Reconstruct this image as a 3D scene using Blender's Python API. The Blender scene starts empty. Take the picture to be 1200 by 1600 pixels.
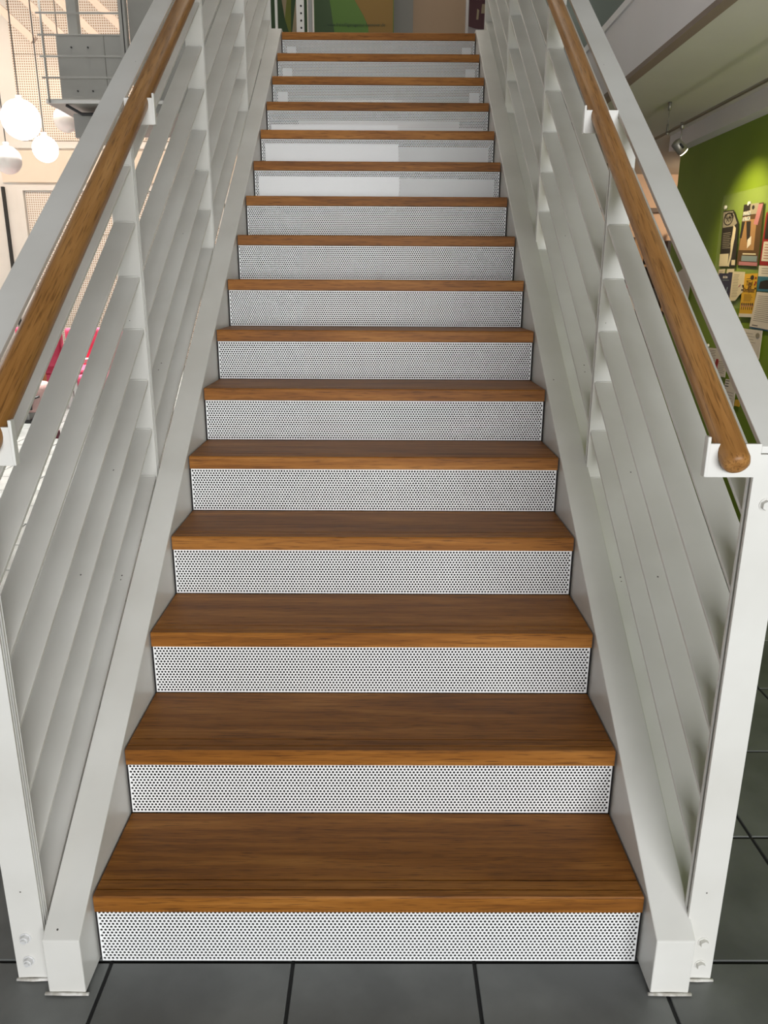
import bpy, bmesh, math, random
from mathutils import Vector, Matrix

random.seed(7)
SC = bpy.context.scene
COL = SC.collection
PI = math.pi

# ------------------------------------------------------------------ camera
S = 1.16
CAM = Vector((.0178, -1.1374, 1.2231)) * S
YAW, PIT, ROL, FPX = .0051, .2897, .0053, 1200.0
cy, sy, cp, sp = math.cos(YAW), math.sin(YAW), math.cos(PIT), math.sin(PIT)
FWD = Vector((sy * cp, cy * cp, -sp))
RI = Vector((cy, -sy, 0.0))
UP = RI.cross(FWD)
cr, sr = math.cos(ROL), math.sin(ROL)
RI, UP = RI * cr + UP * sr, -RI * sr + UP * cr
cam_d = bpy.data.cameras.new('camera')
cam_d.sensor_fit = 'VERTICAL'
cam_d.sensor_height = 24.0
cam_d.sensor_width = 18.0
cam_d.lens = FPX * 24.0 / 1600.0
cam_d.clip_end = 200
cam = bpy.data.objects.new('camera', cam_d)
COL.objects.link(cam)
M = Matrix.Identity(4)
for i in range(3):
    M[i][0], M[i][1], M[i][2], M[i][3] = RI[i], UP[i], -FWD[i], CAM[i]
cam.matrix_world = M
SC.camera = cam

# ------------------------------------------------------------------ world, lamps, exposure
W = bpy.data.worlds.new('world')
SC.world = W
W.use_nodes = True
bg = W.node_tree.nodes['Background']
bg.inputs[0].default_value = (1.0, .97, .92, 1)
bg.inputs[1].default_value = .09
SC.view_settings.view_transform = 'Standard'
SC.view_settings.look = 'None'
SC.view_settings.gamma = 1.0
SC.view_settings.exposure = 0.0
SC.view_settings.use_curve_mapping = False


def lamp(name, kind, loc, target, energy, color, **kw):
    d = bpy.data.lights.new(name, kind)
    d.energy = energy
    d.color = color
    for k, v in kw.items():
        setattr(d, k, v)
    o = bpy.data.objects.new(name, d)
    COL.objects.link(o)
    o.location = loc
    o.rotation_euler = (Vector(target) - Vector(loc)).to_track_quat('-Z', 'Y').to_euler()
    return o


# daylight through the entrance glazing behind the camera, and through the skylight over the left hall
lamp('entrance_daylight', 'AREA', (1.2, -6.0, 1.65), (.0, 2, 1.45), 430, (.97, .985, 1.0), shape='RECTANGLE', size=5.0, size_y=2.8)
lamp('skylight_daylight', 'AREA', (-5.45, 4.4, 8.5), (-5.45, 4.4, 0), 1800, (1.0, .97, .92), shape='RECTANGLE', size=7.0, size_y=14, spread=math.radians(14))
lamp('hall_wall_washer', 'AREA', (-5.0, 8.5, 5.6), (-5.0, 12.5, 2.4), 200, (1.0, .80, .62), shape='RECTANGLE', size=5, size_y=.6)
lamp('under_landing_fill', 'AREA', (-.1, 4.3, 2.5), (-.1, 5.0, 2.28), 3, (1.0, .95, .85), shape='RECTANGLE', size=.5, size_y=.5)  # added fill for the wall behind the top risers
lamp('left_window_daylight', 'AREA', (-8.6, 4.5, 3.6), (1.3, 3.2, 2.5), 150, (.97, .98, 1.0), shape='RECTANGLE', size=7, size_y=3.5)
lamp('right_room_fill', 'AREA', (1.70, .9, .35), (1.75, 2.2, 2.4), 14, (1.0, .95, .84), shape='DISK', size=.7)  # added fill that brightens the right ceiling, no real lamp here
lamp('passage_lamp', 'AREA', (3.2, 5.9, 2.35), (2.6, 6.6, 1.2), 14, (1.0, .78, .55), shape='DISK', size=.3)
lamp('landing_lamp', 'AREA', (0, 4.9, 5.3), (0, 5.6, 2.9), 26, (1.0, .93, .82), shape='RECTANGLE', size=2, size_y=1)

# ------------------------------------------------------------------ materials


def mat(name, col, rough=.5, metal=0.0, emit=None, es=0.0, alpha=1.0, spec=None, trans=0.0):
    m = bpy.data.materials.new(name)
    m.use_nodes = True
    b = m.node_tree.nodes['Principled BSDF']
    b.inputs['Base Color'].default_value = (*col, 1)
    b.inputs['Roughness'].default_value = rough
    b.inputs['Metallic'].default_value = metal
    if emit:
        b.inputs['Emission Color'].default_value = (*emit, 1)
        b.inputs['Emission Strength'].default_value = es
    if trans:
        b.inputs['Transmission Weight'].default_value = trans
    b.inputs['Alpha'].default_value = alpha
    return m


def N(m, t, **kw):
    n = m.node_tree.nodes.new(t)
    for k, v in kw.items():
        setattr(n, k, v)
    return n


def L(m, a, b):
    m.node_tree.links.new(a, b)


def mottle(m, c0, c1, scale, bump=0.0, bscale=None, detail=4.0, lo=.35, hi=.65, stretch=(1, 1, 1), rnd=0.0, dist=.002):
    b = m.node_tree.nodes['Principled BSDF']
    tc = N(m, 'ShaderNodeTexCoord')
    mp = N(m, 'ShaderNodeMapping')
    mp.inputs['Scale'].default_value = stretch
    L(m, tc.outputs['Object'], mp.inputs['Vector'])
    vec = mp.outputs['Vector']
    if rnd:
        oi = N(m, 'ShaderNodeObjectInfo')
        ml = N(m, 'ShaderNodeMath', operation='MULTIPLY')
        ml.inputs[1].default_value = rnd
        L(m, oi.outputs['Random'], ml.inputs[0])
        ad = N(m, 'ShaderNodeVectorMath', operation='ADD')
        L(m, vec, ad.inputs[0])
        L(m, ml.outputs[0], ad.inputs[1])
        vec = ad.outputs[0]
    nz = N(m, 'ShaderNodeTexNoise')
    nz.inputs['Scale'].default_value = scale
    nz.inputs['Detail'].default_value = detail
    L(m, vec, nz.inputs['Vector'])
    cr_ = N(m, 'ShaderNodeValToRGB')
    cr_.color_ramp.elements[0].position = lo
    cr_.color_ramp.elements[0].color = (*c0, 1)
    cr_.color_ramp.elements[1].position = hi
    cr_.color_ramp.elements[1].color = (*c1, 1)
    L(m, nz.outputs['Fac'], cr_.inputs['Fac'])
    L(m, cr_.outputs['Color'], b.inputs['Base Color'])
    if bump:
        n2 = N(m, 'ShaderNodeTexNoise')
        n2.inputs['Scale'].default_value = bscale or scale * 4
        n2.inputs['Detail'].default_value = 3
        L(m, vec, n2.inputs['Vector'])
        bp = N(m, 'ShaderNodeBump')
        bp.inputs['Strength'].default_value = bump
        bp.inputs['Distance'].default_value = dist
        L(m, n2.outputs['Fac'], bp.inputs['Height'])
        L(m, bp.outputs['Normal'], b.inputs['Normal'])
    return m, nz, cr_, vec


def wood(name, dark, mid, light, axis, rough=.38, sc=1.0):
    """oak: long fibres along the given axis, short dark pores, broad cathedral bands"""
    m = mat(name, mid, rough)
    b = m.node_tree.nodes['Principled BSDF']
    b.inputs['Specular IOR Level'].default_value = .28
    tc = N(m, 'ShaderNodeTexCoord')
    oi = N(m, 'ShaderNodeObjectInfo')
    ml = N(m, 'ShaderNodeMath', operation='MULTIPLY')
    ml.inputs[1].default_value = 37.0
    L(m, oi.outputs['Random'], ml.inputs[0])
    ad = N(m, 'ShaderNodeVectorMath', operation='ADD')
    L(m, tc.outputs['Object'], ad.inputs[0])
    L(m, ml.outputs[0], ad.inputs[1])

    def noise(st, scale, detail, dst=0.0):
        mp = N(m, 'ShaderNodeMapping')
        mp.inputs['Scale'].default_value = st
        L(m, ad.outputs[0], mp.inputs['Vector'])
        n = N(m, 'ShaderNodeTexNoise')
        n.inputs['Scale'].default_value = scale
        n.inputs['Detail'].default_value = detail
        n.inputs['Distortion'].default_value = dst
        L(m, mp.outputs['Vector'], n.inputs['Vector'])
        return n.outputs['Fac']
    st1 = (.5, 6, 6) if axis == 'x' else (6, .5, 6)
    st2 = (4, 90, 90) if axis == 'x' else (90, 4, 90)
    st3 = (1.2, 26, 26) if axis == 'x' else (26, 1.2, 26)
    broad = noise(st1, 2.0 * sc, 3, 1.2)
    pores = noise(st2, 4.0 * sc, 4, .2)
    fib = noise(st3, 3.0 * sc, 5, .6)
    r1 = N(m, 'ShaderNodeValToRGB')
    e = r1.color_ramp.elements
    e[0].position, e[0].color = .30, (*dark, 1)
    e[1].position, e[1].color = .72, (*light, 1)
    k = e.new(.5)
    k.color = (*mid, 1)
    mx = N(m, 'ShaderNodeMath', operation='MULTIPLY_ADD')
    L(m, fib, mx.inputs[0])
    mx.inputs[1].default_value = .45
    sc2 = N(m, 'ShaderNodeMath', operation='MULTIPLY')
    sc2.inputs[1].default_value = .55
    L(m, broad, sc2.inputs[0])
    L(m, sc2.outputs[0], mx.inputs[2])
    L(m, mx.outputs[0], r1.inputs['Fac'])
    r2 = N(m, 'ShaderNodeValToRGB')
    r2.color_ramp.elements[0].position = .34
    r2.color_ramp.elements[0].color = (.45, .42, .4, 1)
    r2.color_ramp.elements[1].position = .47
    r2.color_ramp.elements[1].color = (1, 1, 1, 1)
    L(m, pores, r2.inputs['Fac'])
    mm = N(m, 'ShaderNodeMix', data_type='RGBA', blend_type='MULTIPLY')
    mm.inputs['Factor'].default_value = .8
    L(m, r1.outputs['Color'], mm.inputs[6])
    L(m, r2.outputs['Color'], mm.inputs[7])
    hs = N(m, 'ShaderNodeHueSaturation')
    vr = N(m, 'ShaderNodeMapRange')
    vr.inputs['To Min'].default_value = .88
    vr.inputs['To Max'].default_value = 1.12
    L(m, oi.outputs['Random'], vr.inputs['Value'])
    L(m, vr.outputs['Result'], hs.inputs['Value'])
    L(m, mm.outputs[2], hs.inputs['Color'])
    L(m, hs.outputs['Color'], b.inputs['Base Color'])
    bp = N(m, 'ShaderNodeBump')
    bp.inputs['Strength'].default_value = .15
    bp.inputs['Distance'].default_value = .0008
    L(m, pores, bp.inputs['Height'])
    L(m, bp.outputs['Normal'], b.inputs['Normal'])
    return m


PAINT = mat('white_steel_paint', (.72, .73, .70), .34)
mottle(PAINT, (.67, .655, .61), (.76, .75, .71), 3.0, bump=.06, bscale=260, dist=.001)
# sparse dark chips and scuffs in the paint
def chips(m, scale, size, keep):
    b = m.node_tree.nodes['Principled BSDF']
    src = b.inputs['Base Color'].links[0].from_socket
    tc = N(m, 'ShaderNodeTexCoord')
    vo = N(m, 'ShaderNodeTexVoronoi')
    vo.inputs['Scale'].default_value = scale
    L(m, tc.outputs['Object'], vo.inputs['Vector'])
    lt = N(m, 'ShaderNodeMath', operation='LESS_THAN')
    lt.inputs[1].default_value = size
    L(m, vo.outputs['Distance'], lt.inputs[0])
    sp_ = N(m, 'ShaderNodeSeparateColor')
    L(m, vo.outputs['Color'], sp_.inputs[0])
    gt = N(m, 'ShaderNodeMath', operation='GREATER_THAN')
    gt.inputs[1].default_value = keep
    L(m, sp_.outputs[0], gt.inputs[0])
    mu = N(m, 'ShaderNodeMath', operation='MULTIPLY')
    L(m, lt.outputs[0], mu.inputs[0])
    L(m, gt.outputs[0], mu.inputs[1])
    mx = N(m, 'ShaderNodeMix', data_type='RGBA')
    mx.inputs[7].default_value = (.10, .09, .08, 1)
    L(m, mu.outputs[0], mx.inputs['Factor'])
    L(m, src, mx.inputs[6])
    L(m, mx.outputs[2], b.inputs['Base Color'])


chips(PAINT, 16, .036, .72)
SHEET = mat('perforated_sheet_paint', (.92, .925, .92), .4)
BLACKEN = mat('shade_and_scuff_black', (.015, .013, .012), .8)  # painted shade behind the risers, also the scuff and upright holes
WELD = mat('weld_paint', (.72, .70, .66), .5)
mottle(WELD, (.45, .42, .36), (.78, .76, .72), 60, bump=.4, bscale=150)
OAK = wood('oiled_oak_tread', (.145, .047, .005), (.295, .108, .014), (.47, .197, .038), 'x', .5)
RAILOAK = wood('varnished_oak_rail', (.25, .105, .024), (.42, .20, .058), (.58, .31, .11), 'y', .36)
STEEL = mat('zinc_bolt', (.74, .74, .73), .35, .2)
TILE = mat('grey_stone_tile', (.10, .105, .10), .36)
mottle(TILE, (.125, .13, .126), (.19, .197, .19), 5, bump=.05, bscale=120, rnd=11, detail=6)
GROUT = mat('dark_grout', (.018, .018, .018), .9)
WALLW = mat('hall_white_wall', (.80, .77, .73), .7)
mottle(WALLW, (.77, .74, .70), (.82, .79, .75), 1.5, bump=.05, bscale=90)
PEACH = mat('hall_cream_wall', (.84, .72, .60), .7)
ROSE = mat('rose_beige_paint', (.62, .50, .43), .7)
mottle(PEACH, (.82, .70, .58), (.86, .74, .62), 1.5)
GREEN = mat('green_wall_paint', (.17, .27, .012), .6)
mottle(GREEN, (.16, .25, .011), (.185, .285, .014), 2.0, bump=.05, bscale=120)
CEIL = mat('ceiling_plaster', (.62, .60, .53), .8)
mottle(CEIL, (.60, .58, .51), (.64, .62, .55), 1.2, bump=.04, bscale=60)
FASCIA = mat('fascia_plaster', (.80, .77, .78), .6)
mottle(FASCIA, (.78, .755, .76), (.82, .79, .80), 1.3)
TAN = mat('tan_wall_paint', (.52, .36, .25), .7)
mottle(TAN, (.50, .345, .24), (.54, .375, .26), 1.5)
GREYSTEEL = mat('grey_steel_paint', (.31, .305, .285), .5)
mottle(GREYSTEEL, (.29, .285, .265), (.33, .325, .305), 2.0)
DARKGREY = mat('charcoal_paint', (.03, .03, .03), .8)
MIDSTEEL = mat('brushed_track_metal', (.33, .31, .27), .4, .6)
CORD = mat('lamp_cord', (.12, .11, .10), .6)
GLOBE = mat('lit_opal_globe', (.95, .93, .9), .3, emit=(1, .97, .92), es=2.6)
GLOBEOFF = mat('opal_globe', (.82, .78, .73), .3)
GLASS = mat('tinted_balustrade_glass', (.17, .235, .22), .35, alpha=.92)
ACRYL = mat('clear_acrylic', (.8, .9, .7), .08, alpha=.04)
PINK = mat('pink_fabric', (.55, .05, .11), .8)
mottle(PINK, (.48, .04, .09), (.62, .07, .14), 6, bump=.3, bscale=20)
WINE = mat('wine_red_fabric', (.075, .004, .014), .75)
mottle(WINE, (.06, .003, .011), (.09, .005, .018), 8)
PALEPINK = mat('pale_pink_fabric', (.42, .27, .25), .8)
BROWN = mat('brown_wicker', (.20, .075, .02), .7)
GOLD = mat('straw_gold', (.5, .33, .1), .5)
WHITEPL = mat('white_lacquer', (.7, .69, .67), .4)
BLACK = mat('black_plastic', (.012, .012, .012), .5)

# perforated acoustic board: a square grid of small dark holes in white board
PERF = mat('perforated_acoustic_board', (.85, .8, .74), .6)


def build_perf(m, pitch, hole, ca, cb):
    b = m.node_tree.nodes['Principled BSDF']
    tc = N(m, 'ShaderNodeTexCoord')
    sx = N(m, 'ShaderNodeSeparateXYZ')
    L(m, tc.outputs['Object'], sx.inputs[0])
    ds = []
    for ax in ('X', 'Z'):
        a = N(m, 'ShaderNodeMath', operation='DIVIDE')
        a.inputs[1].default_value = pitch
        L(m, sx.outputs[ax], a.inputs[0])
        f = N(m, 'ShaderNodeMath', operation='FRACT')
        L(m, a.outputs[0], f.inputs[0])
        s = N(m, 'ShaderNodeMath', operation='SUBTRACT')
        s.inputs[1].default_value = .5
        L(m, f.outputs[0], s.inputs[0])
        p = N(m, 'ShaderNodeMath', operation='POWER')
        p.inputs[1].default_value = 2
        ab = N(m, 'ShaderNodeMath', operation='ABSOLUTE')
        L(m, s.outputs[0], ab.inputs[0])
        L(m, ab.outputs[0], p.inputs[0])
        ds.append(p)
    ad = N(m, 'ShaderNodeMath', operation='ADD')
    L(m, ds[0].outputs[0], ad.inputs[0])
    L(m, ds[1].outputs[0], ad.inputs[1])
    lt = N(m, 'ShaderNodeMath', operation='LESS_THAN')
    lt.inputs[1].default_value = hole * hole
    L(m, ad.outputs[0], lt.inputs[0])
    mx = N(m, 'ShaderNodeMix', data_type='RGBA')
    mx.inputs[6].default_value = (*ca, 1)
    mx.inputs[7].default_value = (*cb, 1)
    L(m, lt.outputs[0], mx.inputs['Factor'])
    L(m, mx.outputs[2], b.inputs['Base Color'])


build_perf(PERF, .036, .30, (.85, .80, .74), (.40, .26, .16))

# ------------------------------------------------------------------ mesh helpers


def box(bm, x0, x1, y0, y1, z0, z1, bev=0.0):
    r = bmesh.ops.create_cube(bm, size=1.0)
    vs = r['verts']
    for v in vs:
        v.co = Vector((x0 + (v.co.x + .5) * (x1 - x0), y0 + (v.co.y + .5) * (y1 - y0), z0 + (v.co.z + .5) * (z1 - z0)))
    if bev:
        es = list({e for v in vs for e in v.link_edges})
        bmesh.ops.bevel(bm, geom=es, offset=bev, segments=2, profile=.5, affect='EDGES')
    return vs


def prism(bm, poly, x0, x1, bev=0.0):
    """poly: list of (y, z); extruded along x"""
    a = [bm.verts.new((x0, y, z)) for y, z in poly]
    b = [bm.verts.new((x1, y, z)) for y, z in poly]
    n = len(poly)
    fs = [bm.faces.new(a), bm.faces.new(b[::-1])]
    for i in range(n):
        fs.append(bm.faces.new((a[i], b[i], b[(i + 1) % n], a[(i + 1) % n])))
    bmesh.ops.recalc_face_normals(bm, faces=fs)
    if bev:
        es = list({e for f in fs for e in f.edges})
        bmesh.ops.bevel(bm, geom=es, offset=bev, segments=2, profile=.5, affect='EDGES')


def frame_of(d):
    d = d.normalized()
    u = Vector((0, 0, 1)) if abs(d.z) < .95 else Vector((1, 0, 0))
    a = d.cross(u).normalized()
    return a, d.cross(a).normalized()


def tube(bm, pts, rad, n=12, cap=True):
    """rad: number or list per point"""
    pts = [Vector(p) for p in pts]
    rs = rad if isinstance(rad, (list, tuple)) else [rad] * len(pts)
    rings = []
    for i, p in enumerate(pts):
        d = (pts[min(i + 1, len(pts) - 1)] - pts[max(i - 1, 0)])
        a, b = frame_of(d)
        rings.append([bm.verts.new(p + (a * math.cos(2 * PI * k / n) + b * math.sin(2 * PI * k / n)) * rs[i]) for k in range(n)])
    for r0, r1 in zip(rings, rings[1:]):
        for k in range(n):
            f = bm.faces.new((r0[k], r0[(k + 1) % n], r1[(k + 1) % n], r1[k]))
            f.smooth = True
    if cap:
        bm.faces.new(rings[0][::-1])
        bm.faces.new(rings[-1])
    bmesh.ops.recalc_face_normals(bm, faces=bm.faces[:])


def sphere(bm, c, r, u=24, v=14):
    rr = bmesh.ops.create_uvsphere(bm, u_segments=u, v_segments=v, radius=r)
    for q in rr['verts']:
        q.co += Vector(c)
        for f in q.link_faces:
            f.smooth = True


def obj(name, bm, m, parent=None, loc=(0, 0, 0)):
    me = bpy.data.meshes.new(name)
    bm.to_mesh(me)
    bm.free()
    me.materials.append(m)
    o = bpy.data.objects.new(name, me)
    COL.objects.link(o)
    o.location = loc
    o.parent = parent
    return o


def again(name, src, parent=None, loc=(0, 0, 0)):
    o = src.copy()
    o.name = name
    COL.objects.link(o)
    o.parent = parent
    o.location = loc
    return o


def tag(o, label=None, cat=None, group=None, kind=None):
    if label:
        o['label'] = label
    if cat:
        o['category'] = cat
    if group:
        o['group'] = group
    if kind:
        o['kind'] = kind
    return o


def empty(name, loc, label, cat, group=None):
    o = bpy.data.objects.new(name, None)
    o.empty_display_size = .1
    COL.objects.link(o)
    o.location = loc
    return tag(o, label, cat, group)


def bx(name, m, parent, *a, bev=0.0):
    bm = bmesh.new()
    box(bm, *a, bev=bev)
    return obj(name, bm, m, parent)


def struct(name, m, *a, bev=0.0):
    return tag(bx(name, m, None, *a, bev=bev), kind='structure')


# ------------------------------------------------------------------ measures of the stair
R = .1541 * S            # rise
G = .2254 * S            # going
SL = R / G
TH = math.atan(SL)
CT, ST = math.cos(TH), math.sin(TH)
NSTEP = 16
TT = .0395               # tread thickness
HW = .581                # half width of a tread
LZ = NSTEP * R           # landing level
LY = (NSTEP - 1) * G


def on_slope(y, perp):
    """height at y of the line lying perp above the nosing line"""
    return R + SL * y + perp / CT


# ------------------------------------------------------------------ structure: floor
TP = .3945
TX0, TY0 = -.560, .006
floor = struct('floor', GROUT, -8.6, 4.2, -2.6, 12.6, -.12, -.004)
bmt = bmesh.new()
box(bmt, .004, TP - .004, .004, TP - .004, -.02, 0.0)
bmesh.ops.bevel(bmt, geom=[e for e in bmt.edges if all(v.co.z > -.001 for v in e.verts)], offset=.0016, segments=1, affect='EDGES')
t_me = None
cells = []
for i in range(-19, 11):
    for j in range(-6, 32):
        x, y = TX0 + i * TP, TY0 + j * TP
        if x < -8.2 or x > 3.6 or y > 12.3:
            continue
        cxm, cym = x + TP / 2, y + TP / 2
        if x > 2.19 and y < 4.5:
            continue
        d = math.hypot(cxm - CAM.x, cym - CAM.y)
        hidden = (-.5 < cxm < .5 and cym > .1) or cym < -.75
        behind = cxm > .5 and cym > .2 and cxm < .8
        cells.append((hidden or behind, d, x, y))
cells.sort(key=lambda c: (c[0], c[1]))
first = None
for n, (h, d, x, y) in enumerate(cells[:280]):
    if first is None:
        first = obj('tile', bmt, TILE, floor, (x, y, 0))
    else:
        again('tile', first, floor, (x, y, 0))
bmr = bmesh.new()
for h, d, x, y in cells[280:]:
    box(bmr, x + .004, x + TP - .004, y + .004, y + TP - .004, -.02, 0.0)
rest = obj('tile_field', bmr, TILE, floor)
rest['kind'] = 'stuff'

# ------------------------------------------------------------------ structure: left hall
wall_back = struct('wall_back', WALLW, -9.0, -.9, 12.5, 12.7, 0, 9.0)
# perforated acoustic boards above, a cream band, framed perforated boards below
for k in range(4):
    x0 = -5.86 + k * 1.02
    for q in range(4):
        z0 = 3.62 + q * 1.25
        bx('acoustic_board', PERF, wall_back, x0 + .004, x0 + 1.016, 12.46, 12.5, z0 + .004, z0 + 1.246)
bx('cream_band', PEACH, wall_back, -6.25, -1.2, 12.45, 12.5, 2.99, 3.50)
bx('ledge', WALLW, wall_back, -6.25, -1.2, 12.40, 12.5, 3.50, 3.60)
for k in range(3):
    x0 = -6.02 + k * 1.72
    fr = bmesh.new()
    box(fr, x0, x0 + .10, 12.40, 12.5, .04, 2.94)
    box(fr, x0 + 1.6, x0 + 1.70, 12.40, 12.5, .04, 2.94)
    box(fr, x0 + .10, x0 + 1.6, 12.40, 12.5, 2.86, 2.94)
    f_ = obj('board_frame', fr, WALLW, wall_back)
    for q in range(4):
        bx('acoustic_board', PERF, wall_back, x0 + .11, x0 + 1.59, 12.46, 12.5, .10 + q * .69, .10 + q * .69 + .685)
bx('dark_reveal', DARKGREY, wall_back, -6.29, -6.25, 12.44, 12.5, .0, 2.92)
struct('wall_left', WALLW, -9.0, -8.8, -1, 12.5, 0, 9.0)

# gallery wall high up on the left, beyond the stair
struct('trim_1', GREYSTEEL, -2.11, -.80, 6.05, 6.2, 2.82, 5.6)
struct('ceiling_landing', CEIL, -2.1, 4.2, 3.0, 9.0, 5.6, 5.75)
struct('floor_landing', GREYSTEEL, -.80, 1.30, LY + .30, 8.9, 2.58, LZ - .002)
struct('wall_landing', FASCIA, -.80, 1.30, 8.9, 9.0, 2.58, 5.6)
# space under the landing; unseen charcoal walls added to darken the riser holes
struct('wall_understair', DARKGREY, -.74, .74, 5.02, 5.10, 0, 2.02)
ub = struct('wall_underlanding', FASCIA, -.74, .74, 5.0, 5.08, 2.02, 2.58)
for s, nm in ((-1, 'left'), (1, 'right')):
    bm = bmesh.new()
    prism(bm, [(.42, 0), (5.0, 0), (5.0, 2.575), (3.95, 2.575), (.42, on_slope(.42, -.285))], s * .60, s * .65)
    tag(obj('wall_shading_' + nm, bm, DARKGREY), kind='structure')  # unseen side walls, added to keep light out from under the stair

# ------------------------------------------------------------------ structure: right room
XF, ZC = 1.30, 2.45
struct('ceiling_right', CEIL, XF + .03, 4.2, -1.5, 7.0, ZC, ZC + .34)
struct('trim_2', FASCIA, XF, XF + .03, -1.5, 7.0, ZC + .012, 2.80)      # gallery fascia
struct('trim_3', mat('brown_edge_bead', (.26, .20, .16), .6), XF - .004, XF + .05, -1.5, 7.0, ZC - .012, ZC + .012)
struct('trim_4', mat('bright_edge_bead', (.85, .85, .85), .4), XF - .012, XF + .05, -1.5, 7.0, 2.80, 2.84)
wall_right = struct('wall_right', GREEN, 2.2, 2.35, -1.5, 4.78, 0, ZC)
struct('trim_5', FASCIA, 2.11, 2.2, -1.5, 4.78, 2.345, ZC)               # cornice over the green wall
struct('wall_far_right', TAN, 1.0, 4.2, 6.8, 6.95, 0, ZC)
struct('trim_6', mat('dark_header', (.09, .06, .045), .6), 1.0, 4.2, 6.76, 6.8, 2.10, 2.14)
struct('wall_passage', TAN, 4.1, 4.2, 4.78, 6.8, 0, ZC)
gl = empty('glass_balustrade', (XF + .02, 2.5, 2.84), 'dark tinted glass balustrade standing on the white gallery edge', 'balustrade')
for k in range(4):
    bx('glass_pane', GLASS, gl, -.006, .006, -3.0 + k * 1.8, -3.0 + k * 1.8 + 1.78, .0, .95)
struct('wall_gallery', mat('gallery_grey_wall', (.30, .33, .32), .7), 4.0, 4.2, -1.5, 7.0, ZC + .4, 5.6)

# ------------------------------------------------------------------ the staircase
stair = empty('staircase', (0, 0, 0), 'straight white steel staircase with oiled oak treads and perforated risers', 'staircase')
# treads: oak board with two grooves behind the nosing
prof = [(-.0005, R - TT), (-.0005, R - .003), (.002, R), (.0190, R), (.0192, R - .005), (.0220, R - .005), (.0222, R), (.0464, R), (.0466, R - .005), (.0496, R - .005), (.0498, R), (G + .004, R), (G + .004, R - TT)]
bm = bmesh.new()
prism(bm, [(y, z - R) for y, z in prof], -HW, HW)
tread = obj('tread', bm, OAK, stair, (0, 0, R))
for k in range(1, NSTEP):
    again('tread', tread, stair, (0, k * G, (k + 1) * R))
# the landing-side board carries on from the last tread
# risers: sheet with staggered round holes, all real
PITCH, ROWH, HR = .0088, .00765, .00308
RH = R - TT - .004
bm = bmesh.new()
nrow = int(RH / ROWH)
zb = (RH - nrow * ROWH) / 2
ncol = int((2 * HW - .002) / PITCH)


def quad(a, b, c, d):
    bm.faces.new([bm.verts.new(p) for p in (a, b, c, d)])


TK = .0015
OCT = [(math.cos(PI / 4 * i), math.sin(PI / 4 * i)) for i in range(8)]
REC = [(1, 0), (1, 1), (0, 1), (-1, 1), (-1, 0), (-1, -1), (0, -1), (1, -1)]
XW = HW - .0015
for r_ in range(nrow):
    z0 = zb + r_ * ROWH
    zc = z0 + ROWH / 2
    off = (r_ % 2) * PITCH / 2
    xs = -ncol * PITCH / 2 - PITCH / 4 + off
    if xs < -XW:
        xs += PITCH
    x = xs
    quad((-XW, 0, z0), (xs, 0, z0), (xs, 0, z0 + ROWH), (-XW, 0, z0 + ROWH))
    while x + PITCH <= XW:
        xc = x + PITCH / 2
        inn = [bm.verts.new((xc + HR * a, 0, zc + HR * b)) for a, b in OCT]
        bak = [bm.verts.new((xc + HR * a, TK, zc + HR * b)) for a, b in OCT]
        out = [bm.verts.new((xc + PITCH / 2 * a, 0, zc + ROWH / 2 * b)) for a, b in REC]
        for i in range(8):
            j = (i + 1) % 8
            bm.faces.new((inn[i], inn[j], out[j], out[i]))
            bm.faces.new((inn[j], inn[i], bak[i], bak[j]))
        x += PITCH
    quad((x, 0, z0), (XW, 0, z0), (XW, 0, z0 + ROWH), (x, 0, z0 + ROWH))
quad((-XW, 0, 0), (XW, 0, 0), (XW, 0, zb), (-XW, 0, zb))
quad((-XW, 0, zb + nrow * ROWH), (XW, 0, zb + nrow * ROWH), (XW, 0, RH), (-XW, 0, RH))
riser = obj('riser', bm, SHEET, stair, (0, .006, .003))
for k in range(1, NSTEP):
    again('riser', riser, stair, (0, .006 + k * G, k * R + .002))
# black plates added over the stringer sides as painted shade behind the riser holes
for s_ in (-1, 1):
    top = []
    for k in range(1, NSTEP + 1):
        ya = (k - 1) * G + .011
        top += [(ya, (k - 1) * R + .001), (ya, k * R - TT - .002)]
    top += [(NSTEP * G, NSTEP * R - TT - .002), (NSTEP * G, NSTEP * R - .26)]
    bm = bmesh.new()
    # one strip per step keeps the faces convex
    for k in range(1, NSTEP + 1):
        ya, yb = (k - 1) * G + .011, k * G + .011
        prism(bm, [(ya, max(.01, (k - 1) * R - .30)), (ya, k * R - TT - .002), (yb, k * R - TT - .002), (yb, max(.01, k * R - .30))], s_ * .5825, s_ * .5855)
    obj('shade_liner', bm, BLACKEN, stair)
# stringers
y0, z0 = -.0755, .139
for s in (-1, 1):
    bm = bmesh.new()
    yt = (LZ + .03 - R) / SL
    poly = [(y0, .004), (y0, z0), (yt, on_slope(yt, 0)), (LY + .28, LZ + .03), (LY + .28, 2.60), (LY + .05, 2.60),
            (.42, on_slope(.42, -.27)), (.16, .004)]
    xa, xb = (.586, .666) if s > 0 else (-.586, -.662)
    prism(bm, poly, xa, xb, bev=.0025)
    st = obj('stringer', bm, PAINT, stair)
    wb = bmesh.new()
    w = .08
    xm = (xa + xb) / 2
    tube(wb, [(xm - .045, y0 - .002, .005), (xm, y0 - .004, .006), (xm + .045, y0 - .002, .004)], .0035, 6)
    obj('weld_seam', wb, WELD, st)
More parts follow.
